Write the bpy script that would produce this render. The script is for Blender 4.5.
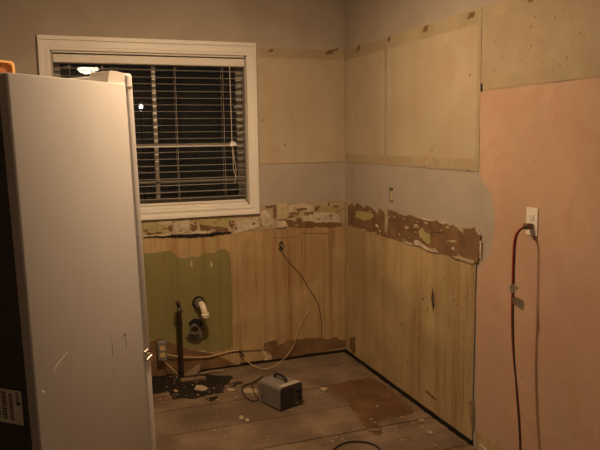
import bpy, bmesh, math, random
from mathutils import Vector, Matrix

for o in list(bpy.data.objects):
    bpy.data.objects.remove(o)
SC = bpy.context.scene
COL = SC.collection
rnd = random.Random(7)

# ------------------------------------------------------------------ camera
F_PX, YAW, PITCH, ROLL = 650.8, -0.3508, -0.1353, -0.0142
CAM = Vector((-1.8776, -4.1867, 1.5517))
FW = Vector((-math.sin(YAW) * math.cos(PITCH), math.cos(YAW) * math.cos(PITCH), math.sin(PITCH)))
R0 = Vector((math.cos(YAW), math.sin(YAW), 0))
U0 = R0.cross(FW)
RT = math.cos(ROLL) * R0 + math.sin(ROLL) * U0
UP = -math.sin(ROLL) * R0 + math.cos(ROLL) * U0
cd = bpy.data.cameras.new('camera')
cd.sensor_width = 36.0
cd.lens = F_PX / 600.0 * 36.0
cd.clip_start = 0.05
cam = bpy.data.objects.new('camera', cd)
COL.objects.link(cam)
M = Matrix((RT, UP, -FW)).transposed().to_4x4()
M.translation = CAM
cam.matrix_world = M
SC.camera = cam

# ------------------------------------------------------------------ world, exposure
w = bpy.data.worlds.new('night')
SC.world = w
w.use_nodes = True
w.node_tree.nodes['Background'].inputs[0].default_value = (0.8, 0.75, 0.7, 1)
w.node_tree.nodes['Background'].inputs[1].default_value = 0.004
SC.view_settings.view_transform = 'Standard'
SC.view_settings.look = 'None'
SC.view_settings.exposure = 0.0
SC.view_settings.gamma = 1.0
SC.view_settings.use_curve_mapping = False
LAMP_TINT = (1.0, 0.68, 0.41)
BULB_STRENGTH = 490.0
DOME_STRENGTH = 85.0


# ------------------------------------------------------------------ geometry helpers
def ray(px, py):
    return FW * F_PX + RT * (px - 300) - UP * (py - 225)


def on(axis, value, px, py):
    """Point of a world plane (axis = value) that shows at a given spot of the photograph."""
    d = ray(px, py)
    return CAM + d * ((value - CAM[axis]) / d[axis])


def back(px, py, off=0.0):
    return on(1, -off, px, py)


def right(px, py, off=0.0):
    return on(0, -off, px, py)


def flr(px, py, off=0.0):
    return on(2, off, px, py)


class MB:
    def __init__(self):
        self.bm = bmesh.new()

    def box(self, lo, hi, bevel=0.0, seg=2, mat=None):
        vs = [self.bm.verts.new((x, y, z)) for x in (lo[0], hi[0]) for y in (lo[1], hi[1]) for z in (lo[2], hi[2])]
        q = [(0, 1, 3, 2), (4, 6, 7, 5), (0, 4, 5, 1), (2, 3, 7, 6), (0, 2, 6, 4), (1, 5, 7, 3)]
        fs = [self.bm.faces.new([vs[i] for i in f]) for f in q]
        if bevel:
            es = list({e for f in fs for e in f.edges})
            bmesh.ops.bevel(self.bm, geom=es, offset=bevel, segments=seg, affect='EDGES', profile=0.5)
        if mat is not None:
            bmesh.ops.transform(self.bm, matrix=mat, verts=[v for v in vs if v.is_valid])
        return self

    def poly(self, pts, vec):
        """A flat outline pushed out along vec."""
        a = [self.bm.verts.new(p) for p in pts]
        b = [self.bm.verts.new(Vector(p) + Vector(vec)) for p in pts]
        self.bm.faces.new(a)
        self.bm.faces.new(b)
        n = len(pts)
        for i in range(n):
            j = (i + 1) % n
            self.bm.faces.new((a[i], a[j], b[j], b[i]))
        return self

    def tube(self, pts, r, seg=8, smooth=True, cap=True):
        pts = [Vector(p) for p in pts]
        if smooth and len(pts) > 2:
            out = []
            for i in range(len(pts) - 1):
                p0 = pts[max(i - 1, 0)]; p1 = pts[i]; p2 = pts[i + 1]; p3 = pts[min(i + 2, len(pts) - 1)]
                for k in range(5):
                    t = k / 5
                    out.append(0.5 * ((2 * p1) + (p2 - p0) * t + (2 * p0 - 5 * p1 + 4 * p2 - p3) * t * t + (3 * p1 - p0 - 3 * p2 + p3) * t ** 3))
            out.append(pts[-1])
            pts = out
        rs = r if isinstance(r, (list, tuple)) else [r] * len(pts)
        rings = []
        up = None
        for i, p in enumerate(pts):
            d = (pts[min(i + 1, len(pts) - 1)] - pts[max(i - 1, 0)])
            d = d.normalized() if d.length > 1e-9 else Vector((0, 0, 1))
            if up is None:
                up = d.orthogonal().normalized()
            up = (up - d * up.dot(d)).normalized()
            s = d.cross(up)
            rr = rs[i] if i < len(rs) else rs[-1]
            rings.append([self.bm.verts.new(p + (up * math.cos(a) + s * math.sin(a)) * rr)
                          for a in [2 * math.pi * k / seg for k in range(seg)]])
        for a, b in zip(rings, rings[1:]):
            for k in range(seg):
                self.bm.faces.new((a[k], a[(k + 1) % seg], b[(k + 1) % seg], b[k]))
        if cap:
            self.bm.faces.new(rings[0])
            self.bm.faces.new(rings[-1])
        return self

    def lathe(self, base, axis, prof, seg=20):
        """prof: (radius, distance along axis) pairs."""
        base = Vector(base); axis = Vector(axis).normalized()
        u = axis.orthogonal().normalized(); s = axis.cross(u)
        rings = []
        for r, h in prof:
            r = max(r, 1e-4)
            rings.append([self.bm.verts.new(base + axis * h + (u * math.cos(a) + s * math.sin(a)) * r)
                          for a in [2 * math.pi * k / seg for k in range(seg)]])
        for a, b in zip(rings, rings[1:]):
            for k in range(seg):
                self.bm.faces.new((a[k], a[(k + 1) % seg], b[(k + 1) % seg], b[k]))
        self.bm.faces.new(rings[0]); self.bm.faces.new(rings[-1])
        return self

    def build(self, name, mat, parent=None, smooth=False, local=False):
        bmesh.ops.recalc_face_normals(self.bm, faces=self.bm.faces)
        me = bpy.data.meshes.new(name)
        # geometry is laid out in world space; a child keeps it relative to its thing
        if parent is not None and not local:
            self.bm.transform(WORLD[parent.name].inverted())
        self.bm.to_mesh(me)
        self.bm.free()
        if smooth:
            for p in me.polygons:
                p.use_smooth = True
            me.set_sharp_from_angle(angle=math.radians(40))
        ob = bpy.data.objects.new(name, me)
        COL.objects.link(ob)
        me.materials.append(mat)
        ob.parent = parent
        WORLD[ob.name] = WORLD[parent.name] if parent is not None else Matrix()
        return ob


WORLD = {}


def thing(name, label, cat, loc=(0, 0, 0), rotz=0.0, group=None):
    o = bpy.data.objects.new(name, None)
    o.empty_display_size = 0.05
    COL.objects.link(o)
    o.location = loc
    o.rotation_euler = (0, 0, rotz)
    WORLD[o.name] = Matrix.Translation(Vector(loc)) @ Matrix.Rotation(rotz, 4, 'Z')
    return tag(o, label, cat, group)


def tag(o, label=None, cat=None, group=None, kind=None):
    if label: o['label'] = label
    if cat: o['category'] = cat
    if group: o['group'] = group
    if kind: o['kind'] = kind
    return o


def rebase(o, loc):
    """Move a one-mesh thing's origin to its base."""
    o.data.transform(Matrix.Translation(-Vector(loc)))
    o.location = loc
    WORLD[o.name] = Matrix.Translation(Vector(loc))
    return o


def jag(pts, step, amp, seed=0):
    r = random.Random(seed)
    out = []
    n = len(pts)
    for i in range(n):
        a = Vector(pts[i]); b = Vector(pts[(i + 1) % n])
        k = max(1, int((b - a).length / step))
        for j in range(k):
            p = a.lerp(b, j / k)
            if j or True:
                p = p + Vector([r.uniform(-amp, amp) for _ in range(3)])
            out.append(p)
    return out


# ------------------------------------------------------------------ materials
MATS = {}


def material(name, col, rough=0.8, var=0.12, scale=6.0, streak=0.0, streak_scale=(30, 30, 1.2), streak_col=None, streak2=0.0, streak2_scale=(60, 60, 1.0), streak2_col=(0.1, 0.05, 0.02),
             specks=0.0, speck_col=(0.02, 0.012, 0.006), speck_scale=28, bump=0.0, bump_scale=60, metal=0.0,
             fine=0.0, alt=None, alt_scale=3.0, alt_amt=0.6, spec=0.4, coat=0.0):
    m = bpy.data.materials.new(name)
    m.use_nodes = True
    nt = m.node_tree
    N = nt.nodes; L = nt.links
    bs = N['Principled BSDF']
    bs.inputs['Roughness'].default_value = rough
    bs.inputs['Metallic'].default_value = metal
    bs.inputs['Specular IOR Level'].default_value = spec
    bs.inputs['Coat Weight'].default_value = coat
    tc = N.new('ShaderNodeTexCoord')

    def noise(sc, detail=4, mapping=None, dist=0.0):
        n = N.new('ShaderNodeTexNoise')
        n.inputs['Scale'].default_value = sc
        n.inputs['Detail'].default_value = detail
        n.inputs['Distortion'].default_value = dist
        if mapping:
            mp = N.new('ShaderNodeMapping')
            mp.inputs['Scale'].default_value = mapping
            L.new(tc.outputs['Object'], mp.inputs['Vector'])
            L.new(mp.outputs[0], n.inputs['Vector'])
        else:
            L.new(tc.outputs['Object'], n.inputs['Vector'])
        return n.outputs['Fac']

    def ramp(fac, p0, p1):
        r = N.new('ShaderNodeMapRange')
        r.inputs['From Min'].default_value = p0
        r.inputs['From Max'].default_value = p1
        L.new(fac, r.inputs['Value'])
        return r.outputs[0]

    def mix(fac, a, b):
        x = N.new('ShaderNodeMix')
        x.data_type = 'RGBA'
        if isinstance(fac, float): x.inputs[0].default_value = fac
        else: L.new(fac, x.inputs[0])
        for s, v in ((6, a), (7, b)):
            if isinstance(v, tuple): x.inputs[s].default_value = (*v[:3], 1)
            else: L.new(v, x.inputs[s])
        return x.outputs[2]

    c = tuple(col)
    lo = tuple(max(0, x * (1 - var)) for x in c)
    hi = tuple(min(1, x * (1 + var)) for x in c)
    out = mix(ramp(noise(scale), 0.3, 0.7), lo, hi)
    if alt:
        mul = N.new('ShaderNodeMath'); mul.operation = 'MULTIPLY'
        L.new(ramp(noise(alt_scale, 5, None, 0.6), 0.45, 0.62), mul.inputs[0]); mul.inputs[1].default_value = alt_amt
        out = mix(mul.outputs[0], out, tuple(alt))
    if streak:
        sc = streak_col or tuple(x * 0.55 for x in c)
        mul = N.new('ShaderNodeMath'); mul.operation = 'MULTIPLY'
        L.new(ramp(noise(1.0, 3, streak_scale), 0.48, 0.75), mul.inputs[0]); mul.inputs[1].default_value = streak
        out = mix(mul.outputs[0], out, sc)
    if streak2:
        mul = N.new('ShaderNodeMath'); mul.operation = 'MULTIPLY'
        L.new(ramp(noise(1.0, 4, streak2_scale, 0.8), 0.56, 0.68), mul.inputs[0]); mul.inputs[1].default_value = streak2
        mul2 = N.new('ShaderNodeMath'); mul2.operation = 'MULTIPLY'
        L.new(mul.outputs[0], mul2.inputs[0]); L.new(ramp(noise(2.3, 3), 0.4, 0.62), mul2.inputs[1])
        out = mix(mul2.outputs[0], out, streak2_col)
    if fine:
        out = mix(ramp(noise(140.0, 2), 0.35, 0.65), out, mix(fine, out, (0.0, 0.0, 0.0)))
    if specks:
        a = ramp(noise(speck_scale, 2), 0.74 - specks, 0.78 - specks)
        out = mix(a, out, speck_col)
    L.new(out, bs.inputs['Base Color'])
    if bump:
        b = N.new('ShaderNodeBump')
        b.inputs['Strength'].default_value = bump
        b.inputs['Distance'].default_value = 0.004
        L.new(noise(bump_scale, 5), b.inputs['Height'])
        L.new(b.outputs[0], bs.inputs['Normal'])
    MATS[name] = m
    return m


def emitter(name, col, strength):
    m = bpy.data.materials.new(name)
    m.use_nodes = True
    nt = m.node_tree
    nt.nodes.remove(nt.nodes['Principled BSDF'])
    e = nt.nodes.new('ShaderNodeEmission')
    e.inputs[0].default_value = (*col, 1)
    e.inputs[1].default_value = strength
    nt.links.new(e.outputs[0], nt.nodes['Material Output'].inputs[0])
    return m


def glass(name):
    m = bpy.data.materials.new(name)
    m.use_nodes = True
    b = m.node_tree.nodes['Principled BSDF']
    b.inputs['Base Color'].default_value = (0.9, 0.95, 0.93, 1)
    b.inputs['Roughness'].default_value = 0.0
    b.inputs['Transmission Weight'].default_value = 1.0
    b.inputs['IOR'].default_value = 1.5
    return m


gray_wall = material('gray wall paint', (0.395, 0.338, 0.268), 0.75, 0.06, 3, bump=0.14, bump_scale=90, alt=(0.345, 0.285, 0.22), alt_scale=4, alt_amt=0.5, fine=0.05)
ceil_mat = material('ceiling paint', (0.78, 0.76, 0.72), 0.9, 0.04, 3, bump=0.1)
bare = material('bare drywall paper', (0.455, 0.372, 0.25), 0.8, 0.10, 1.6, streak=0.35, streak_scale=(7, 7, 0.5), streak_col=(0.36, 0.275, 0.165),
                alt=(0.42, 0.315, 0.20), alt_scale=5, alt_amt=0.5, specks=0.0, speck_scale=26, speck_col=(0.3, 0.2, 0.1), bump=0.1, bump_scale=50, fine=0.06)
bare_speck = material('spotted drywall paper', (0.415, 0.325, 0.212), 0.8, 0.10, 2.2, streak=0.25, streak_scale=(9, 9, 0.6), streak_col=(0.34, 0.25, 0.15),
                      alt=(0.37, 0.26, 0.165), alt_scale=5, alt_amt=0.5, specks=0.015, speck_scale=34, speck_col=(0.24, 0.15, 0.08), bump=0.1, fine=0.06)
band = material('glue band', (0.385, 0.31, 0.19), 0.8, 0.12, 4, bump=0.05, alt=(0.36, 0.26, 0.16), alt_scale=6, alt_amt=0.5, fine=0.06)
lower_b = material('stained back panel', (0.47, 0.325, 0.155), 0.7, 0.16, 2.5, streak=0.75, streak_scale=(22, 22, 0.8),
                   streak_col=(0.27, 0.135, 0.045), streak2=0.8, streak2_scale=(55, 55, 1.4), streak2_col=(0.15, 0.07, 0.022),
                   alt=(0.34, 0.21, 0.085), alt_scale=2.2, alt_amt=0.65, bump=0.15, fine=0.16)
lower_r = material('stained side panel', (0.465, 0.34, 0.17), 0.7, 0.18, 2.0, streak=0.65, streak_scale=(11, 11, 0.7),
                   streak_col=(0.29, 0.165, 0.065), streak2=0.7, streak2_scale=(42, 42, 1.2), streak2_col=(0.19, 0.10, 0.04),
                   alt=(0.35, 0.26, 0.125), alt_scale=2.6, alt_amt=0.7, specks=0.035, speck_scale=24, speck_col=(0.2, 0.11, 0.045), bump=0.15, fine=0.14)
orange = material('peach wall paint', (0.50, 0.33, 0.222), 0.7, 0.09, 2.5, alt=(0.46, 0.27, 0.17), alt_scale=5, alt_amt=0.5, fine=0.06, bump=0.12, bump_scale=80,
                  specks=0.0, speck_scale=30, speck_col=(0.3, 0.15, 0.07))
brown = material('torn brown paper', (0.178, 0.099, 0.044), 0.9, 0.25, 12, bump=0.35, bump_scale=60)
cream = material('old plaster skim', (0.40, 0.31, 0.19), 0.85, 0.2, 18, bump=0.4, bump_scale=70, alt=(0.40, 0.31, 0.17), alt_scale=14, alt_amt=0.5)
white_pl = material('white plaster', (0.50, 0.42, 0.30), 0.85, 0.22, 30, bump=0.4, bump_scale=80)
olive = material('olive paint', (0.215, 0.185, 0.062), 0.65, 0.12, 3, streak=0.4, streak_scale=(22, 22, 0.6), streak_col=(0.13, 0.095, 0.03), bump=0.1)
olive_l = material('faded olive paint', (0.36, 0.31, 0.13), 0.8, 0.12, 12, bump=0.2)
dirt_gap_black = material('black dirt and gap shade', (0.012, 0.009, 0.006), 0.8, 0.4, 12, bump=0.4)
wet = material('wet black rot', (0.014, 0.010, 0.007), 0.55, 0.5, 14, bump=0.5, bump_scale=30)
stain = material('brown stain', (0.12, 0.07, 0.033), 0.85, 0.3, 20)
smudge = material('black mould', (0.06, 0.038, 0.02), 0.85, 0.5, 30)
streak_m = material('brown streak', (0.27, 0.17, 0.08), 0.85, 0.3, 20)
spot_m = material('rust spots', (0.21, 0.13, 0.065), 0.85, 0.3, 20)
trim_w = material('white trim paint', (0.74, 0.70, 0.63), 0.45, 0.05, 6, streak=0.1, streak_scale=(3, 3, 3), bump=0.04)
blind_w = material('blind vinyl', (0.66, 0.62, 0.54), 0.5, 0.04, 4)
slat_w = material('dark slat vinyl', (0.34, 0.31, 0.265), 0.6, 0.15, 6)  # slats coloured darker than the valance and rails
cord_w = material('blind cord', (0.55, 0.48, 0.36), 0.8, 0.05, 30)
trim_dim = material('dimmed trim paint', (0.36, 0.33, 0.28), 0.5, 0.06, 6)  # trim white darkened to shade the sash and side reveals by colour
glass_m = glass('window glass')
wood_f = [material('floor board %d' % i, c, 0.75, 0.28, 5, streak=0.5, streak_scale=(1.0, 22, 22), streak_col=tuple(x * 0.55 for x in c),
                   specks=0.06, speck_scale=26, speck_col=(0.06, 0.04, 0.024), bump=0.3, bump_scale=35, fine=0.3, alt=(0.115, 0.072, 0.04), alt_scale=3.4, alt_amt=0.75)
          for i, c in enumerate([(0.198, 0.138, 0.087), (0.215, 0.148, 0.092), (0.190, 0.132, 0.084), (0.206, 0.142, 0.088)])]
dark_void = material('dark void', (0.012, 0.009, 0.007), 0.9, 0.3, 8)
floor_stain = material('reddish floor stain', (0.118, 0.058, 0.022), 0.7, 0.35, 7, bump=0.2, fine=0.2)
fr_white = material('fridge enamel', (0.59, 0.575, 0.56), 0.42, 0.03, 3, streak=0.12, streak_scale=(14, 14, 0.7), streak_col=(0.52, 0.46, 0.4), bump=0.06, bump_scale=300)
fr_gray = material('flange shade and edge gray', (0.22, 0.2, 0.185), 0.5, 0.05, 4)  # flange enamel is white; its shaded look is put into this gray
fr_black = material('black back cover', (0.022, 0.019, 0.017), 0.7, 0.2, 8)
fr_gasket = material('door gasket', (0.30, 0.27, 0.24), 0.7, 0.1, 8)
fr_cap = material('hinge cover plastic', (0.78, 0.74, 0.68), 0.4, 0.03, 5)
chrome = material('bright steel', (0.6, 0.57, 0.53), 0.5, 0.05, 8, metal=1.0)
label_m = material('sticker paper', (0.34, 0.30, 0.25), 0.6, 0.06, 8)
label_k = material('sticker print', (0.03, 0.026, 0.022), 0.6, 0.1, 8)
or_rim = material('orange plastic rim', (0.85, 0.48, 0.17), 0.5, 0.05, 8)
or_in = material('orange plastic face', (0.42, 0.14, 0.03), 0.5, 0.1, 10)
rusty = material('dark old pipe', (0.035, 0.022, 0.013), 0.6, 0.3, 30, metal=0.3, bump=0.3)
valve_m = material('tarnished brass', (0.10, 0.075, 0.045), 0.5, 0.3, 40, metal=0.5)
pvc = material('dirty white pvc', (0.72, 0.62, 0.46), 0.5, 0.12, 20)
iron = material('grey drain hub', (0.12, 0.10, 0.075), 0.8, 0.3, 30, bump=0.4)
box_gray = material('grey steel box', (0.17, 0.155, 0.145), 0.6, 0.15, 20)
recept = material('yellowed receptacle', (0.60, 0.42, 0.16), 0.5, 0.1, 20)
plate_beige = material('beige wall plate', (0.50, 0.40, 0.23), 0.5, 0.06, 10)
plate_white = material('white wall plate', (0.72, 0.66, 0.56), 0.45, 0.04, 10)
slot_k = material('slot black', (0.01, 0.008, 0.007), 0.8, 0.1, 5)
wire_tan = material('tan cable sheath', (0.58, 0.43, 0.22), 0.6, 0.08, 30)
shadow_brown = material('brown shadow line', (0.10, 0.055, 0.024), 0.7, 0.1, 30)
rubber = material('black rubber', (0.014, 0.012, 0.011), 0.6, 0.2, 20)
cord_red = material('red cord', (0.35, 0.05, 0.022), 0.5, 0.15, 30)
cord_blk = material('blackish cord', (0.045, 0.03, 0.022), 0.55, 0.15, 30)
plug_m = material('brown plug', (0.16, 0.10, 0.055), 0.6, 0.12, 40)
tape = material('grey tape tag', (0.42, 0.38, 0.30), 0.6, 0.35, 60)
gen_m = material('grey metal case', (0.175, 0.155, 0.135), 0.55, 0.05, 15)
gen_lt = material('light grey edge', (0.40, 0.34, 0.27), 0.45, 0.05, 15)
gen_dk = material('dark front plate', (0.055, 0.047, 0.04), 0.6, 0.1, 15)
chip_m = material('plaster chip', (0.36, 0.28, 0.175), 0.9, 0.2, 50, bump=0.3)
chip_d = material('dirty chip', (0.22, 0.155, 0.09), 0.9, 0.2, 50, bump=0.3)
night = material('night ground', (0.02, 0.02, 0.018), 0.9, 0.3, 2)
white_cer = material('white porcelain', (0.8, 0.78, 0.74), 0.3, 0.02, 5)

# ------------------------------------------------------------------ room shell
X0, X1, Y0, Y1, HT = -3.4, 0.0, -6.2, 0.0, 2.55
TH = 0.15
WIN = (-1.893, -0.705, 1.108, 2.075)          # opening x0 x1 z0 z1
JB = (-0.700, -0.652, 1.146, 1.238)           # junction box hole on the right wall y0 y1 z0 z1


def wall_grid(us, vs, holes, place):
    m = MB()
    for a, b in zip(us, us[1:]):
        for c, d in zip(vs, vs[1:]):
            if any(h[0] <= (a + b) / 2 <= h[1] and h[2] <= (c + d) / 2 <= h[3] for h in holes):
                continue
            place(m, a, b, c, d)
    return m


wb = wall_grid([X0 - TH, WIN[0], WIN[1], X1 + TH], [-0.06, WIN[2], WIN[3], HT], [WIN],
               lambda m, a, b, c, d: m.box((a, 0, c), (b, TH, d))).build('wall_back', gray_wall)
tag(wb, 'grey wall around the window with stripped kitchen patches', 'wall', kind='structure')
wr = wall_grid([Y0, JB[0], JB[1], Y1], [-0.06, JB[2], JB[3], HT], [JB],
               lambda m, a, b, c, d: m.box((0, a, c), (TH, b, d))).build('wall_right', gray_wall)
tag(wr, 'right-hand wall with bare patches and a peach painted end', 'wall', kind='structure')
wl = MB().box((X0 - TH, Y0, -0.06), (X0, Y1, HT)).build('wall_left', gray_wall)
tag(wl, 'plain grey wall out of view on the left', 'wall', kind='structure')
wf = MB().box((X0 - TH, Y0 - TH, -0.06), (X1 + TH, Y0, HT)).build('wall_front', gray_wall)
tag(wf, 'plain grey wall behind the camera', 'wall', kind='structure')
ce = MB().box((X0 - TH, Y0 - TH, HT), (X1 + TH, Y1 + TH, HT + 0.1)).build('ceiling', ceil_mat)
tag(ce, 'flat pale ceiling above the kitchen', 'ceiling', kind='structure')

fl = MB().box((X0, Y0, -0.10), (X1, Y1, -0.03)).build('floor', dark_void)
tag(fl, 'worn bare wooden subfloor with dark joints', 'floor', kind='structure')
seams = [-0.016, -0.225, -0.575, -0.895, -1.212, -1.56, -1.90, -2.25, -2.6, -2.95, -3.3, -3.65, -4.0, -4.35, -4.7, -5.05, -5.4, -5.8, -6.19]
for i, (a, b) in enumerate(zip(seams, seams[1:])):
    g = 0.0038
    joints = [X0 + 0.01, -1.62 + 0.5 * ((i * 37) % 7) / 7, -0.03]
    if i < 7:
        joints = [X0 + 0.01, -0.02]
    for k, (c, d) in enumerate(zip(joints, joints[1:])):
        rr = random.Random(i * 9 + k)
        pts = [Vector((c + g, a - g, -0.03)), Vector((d - g, a - g, -0.03)), Vector((d - g, b + g, -0.03)), Vector((c + g, b + g, -0.03))]
        out = []
        for e in range(4):
            p, q = pts[e], pts[(e + 1) % 4]
            n = 24 if e in (0, 2) else 8
            if i > 7: n = 4
            for t in range(n):
                v = p.lerp(q, t / n)
                jt = rr.uniform(-0.0016, 0.0016)
                v += Vector((0, jt, 0)) if e in (0, 2) else Vector((jt * 3, 0, 0))
                out.append(v)
        MB().poly(out, (0, 0, 0.03 - rr.uniform(0, 0.0015))).build('floor_board', wood_f[(i + k) % 4], fl)

# ------------------------------------------------------------------ wall patches
B_N, R_N = Vector((0, -1, 0)), Vector((-1, 0, 0))


def patch(name, side, pts, off, thick, mat, parent, step=None, amp=0.0, seed=0, metric=False):
    """A layer of paint, paper or plaster on a wall; pts in wall metres or seen positions."""
    f = back if side == 'b' else right
    nrm = B_N if side == 'b' else R_N
    if metric:
        P = [Vector((u, -off, v)) if side == 'b' else Vector((-off, u, v)) for u, v in pts]
    else:
        P = [f(x, y, off) for x, y in pts]
    if step:
        P = jag(P, step, amp, seed)
        for p in P:
            if side == 'b': p.y = -off
            else: p.x = -off
    return MB().poly(P, nrm * thick).build(name, mat, parent)


def rect(a, b, c, d):
    return [(a, c), (b, c), (b, d), (a, d)]


def cr(ox, oy, k, pts):
    return [(ox + x / k, oy + y / k) for x, y in pts]


# upper bare drywall where wall cupboards hung
ub = patch('bare_panel', 'b', rect(-0.628, -0.0065, 1.373, 2.134), 0, 0.0035, bare, wb, 0.06, 0.0012, 1, True)
patch('glue_band', 'b', rect(-0.615, -0.008, 2.066, 2.13), 0.0035, 0.0006, band, ub, 0.05, 0.002, 2, True)
for x, y, w_, h_ in ((271, 50.5, 6, 4), (330, 52, 10, 6), (336, 50, 5, 3), (285, 145, 2, 2), (263, 120, 2, 3)):
    patch('paper_tear', 'b', [(x - w_ / 2, y + h_ / 2), (x - w_ / 4, y - h_ / 4), (x + w_ / 2, y - h_ / 2), (x + w_ / 4, y + h_ / 3)], 0.004, 0.001, brown, ub, 0.008, 0.003, int(x))

ur = []
for i, (a, b) in enumerate(((-0.618, -0.0065), (-1.556, -0.622))):
    o = patch('bare_panel', 'r', rect(a, b, 1.373, 2.134), 0, 0.0035, bare, wr, 0.06, 0.0012, 5 + i, True)
    ur.append(o)
    patch('glue_band', 'r', rect(a + 0.003, b - 0.003, 2.062, 2.13), 0.0035, 0.0006, band, o, 0.05, 0.002, 8 + i, True)
    patch('glue_band', 'r', rect(a + 0.003, b - 0.003, 1.378, 1.43), 0.0035, 0.0006, band, o, 0.05, 0.002, 11 + i, True)
    patch('glue_band', 'r', rect(a + 0.003, a + 0.03, 1.43, 2.062), 0.0035, 0.0006, band, o, 0.05, 0.002, 14 + i, True)
o = patch('bare_panel', 'r', rect(-3.1, -1.560, 1.752, 2.134), 0, 0.0035, bare_speck, wr, 0.06, 0.0012, 7, True)
ur.append(o)
patch('glue_band', 'r', rect(-3.09, -1.562, 1.757, 1.815), 0.0035, 0.0006, band, o, 0.05, 0.003, 17, True)
patch('glue_band', 'r', rect(-3.09, -1.562, 2.075, 2.13), 0.0035, 0.0006, band, o, 0.05, 0.003, 18, True)
patch('glue_band', 'r', rect(-1.60, -1.562, 1.815, 2.075), 0.0035, 0.0006, band, o, 0.05, 0.003, 19, True)
patch('pale_smudge', 'r', cr(400, 70, 3.46, [(62, 328), (85, 296), (120, 298), (142, 330)]), 0.0042, 0.0006, cream, ur[1], 0.02, 0.002, 20)
for j, (x, y, w_, h_) in enumerate(((358.5, 48, 4, 8), (389, 39, 3, 7), (425.5, 28.5, 6, 8), (471, 15.5, 8, 8), (530, 0, 7, 5), (424, 166, 3, 2.5), (432, 150, 2, 2.5),
                       (470, 75, 2, 3), (468, 171, 2, 2))):
    par = ur[0] if x < 387 else ur[1] if x < 480 else ur[2]
    patch('paper_tear', 'r', [(x - w_ / 2, y + h_ / 2), (x - w_ / 5, y - h_ / 4), (x + w_ / 2, y - h_ / 2), (x + w_ / 3, y + h_ / 4)], 0.0043, 0.001, brown, par, 0.008, 0.003, 40 + j)
patch('paper_tear', 'r', [(480.5, 84), (482.5, 83), (482.8, 91), (480.6, 92)], 0.0043, 0.001, dirt_gap_black, ur[2])

# peach paint on the right wall
pe = patch('peach_paint', 'r', [(480.6, 91), (520, 86.3), (590, 78.5), (660, 71), (712, 66), (712, 640), (478, 455), (477.3, 434), (476.3, 300), (478.5, 268), (483, 265), (489, 256), (493, 245), (495, 225), (494, 205), (491, 192), (484, 183), (480, 173)],
           0, 0.0022, orange, wr, 0.03, 0.0015, 50)
patch('bare_strip', 'r', [(476, 432), (482, 434), (500, 448), (540, 480), (560, 540), (476, 460)], 0.0022, 0.0008, lower_r, pe, 0.03, 0.003, 51)
patch('plaster_flake', 'r', [(479, 444), (482, 445), (487, 450), (486, 454), (480, 450)], 0.003, 0.005, white_pl, pe, 0.01, 0.002, 52)
patch('plaster_flake', 'r', [(481, 430), (484, 431), (486, 436), (483, 434)], 0.003, 0.001, white_pl, pe, 0.01, 0.002, 53)

# lower panels
lb = []
for i, (a, b) in enumerate(((-2.3, -0.797), (-0.794, -0.009))):
    lb.append(patch('lower_panel', 'b', rect(a, b, 0.016 if i else 0.010, 0.927), 0, 0.006, lower_b, wb, 0.07, 0.0016, 60 + i, True))
lr = []
for i, (a, b) in enumerate(((-0.662, -0.009), (-1.553, -0.665))):
    lr.append(patch('lower_panel', 'r', rect(a, b, 0.015, 0.927), 0, 0.007, lower_r, wr, 0.07, 0.0016, 64 + i, True))
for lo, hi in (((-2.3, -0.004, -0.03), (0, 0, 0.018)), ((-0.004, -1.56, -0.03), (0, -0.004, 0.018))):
    MB().box(lo, hi).build('gap_shade', dirt_gap_black, wb if lo[0] < -1 else wr)  # black strip paints in the shade of the open gap along the floor
tr = MB().box((-0.008, -1.5585, 0.016), (0, -1.5545, 0.925)).build('panel_edge', fr_gray, wr)

# olive paint and torn paper on the back panels
patch('olive_paint', 'b', [(120, 254), (145, 254), (156, 253), (170, 250.6), (178, 257), (183, 259), (192, 256), (200, 257), (203, 253), (214, 253), (220, 249), (226, 249), (230, 253), (231, 270), (232, 290), (233, 346), (228, 349), (212, 352), (200, 351), (180, 346), (159, 337), (151, 340), (120, 338)],
      0.006, 0.0005, olive, lb[0], 0.025, 0.003, 70)
patch('torn_paper', 'b', [(120, 342), (151, 341), (159, 337.5), (180, 346.5), (200, 351.5), (212, 353.5), (225, 359), (236, 364), (222, 367), (200, 370), (175, 374), (150, 377), (120, 381)],
      0.0064, 0.0008, brown, lb[0], 0.03, 0.003, 71)
patch('torn_paper', 'b', cr(230, 290, 5, [(172, 300), (170, 268), (200, 256), (232, 250), (240, 276), (262, 268), (290, 250), (350, 248), (400, 240), (460, 238), (466, 246), (490, 245), (530, 232), (545, 250), (578, 250), (578, 288), (420, 313), (280, 338), (205, 350), (200, 320)]),
      0.006, 0.0012, brown, lb[1], 0.025, 0.0025, 72)
patch('plaster_flake', 'b', cr(230, 290, 5, [(160, 300), (178, 308), (182, 322), (204, 326), (207, 346), (170, 350), (178, 330), (160, 310)]), 0.006, 0.006, white_pl, lb[1], 0.01, 0.002, 73)
patch('torn_paper', 'r', cr(330, 260, 3.75, [(75, 292), (95, 285), (97, 346), (86, 350), (73, 330)]), 0.007, 0.0012, brown, lr[0], 0.02, 0.003, 74)
for x, y in ((191.5, 264), (211.5, 264.5)):
    patch('paint_scratch', 'b', [(x - 0.7, y - 4), (x + 0.5, y - 3), (x + 1.0, y + 2), (x, y + 3), (x - 1, y + 2)], 0.007, 0.0012, white_pl, lb[0])
patch('paint_scratch', 'b', [(197, 349.5), (205, 350.8), (207, 352.2), (200, 351.3)], 0.0075, 0.002, white_pl, lb[0])
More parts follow.
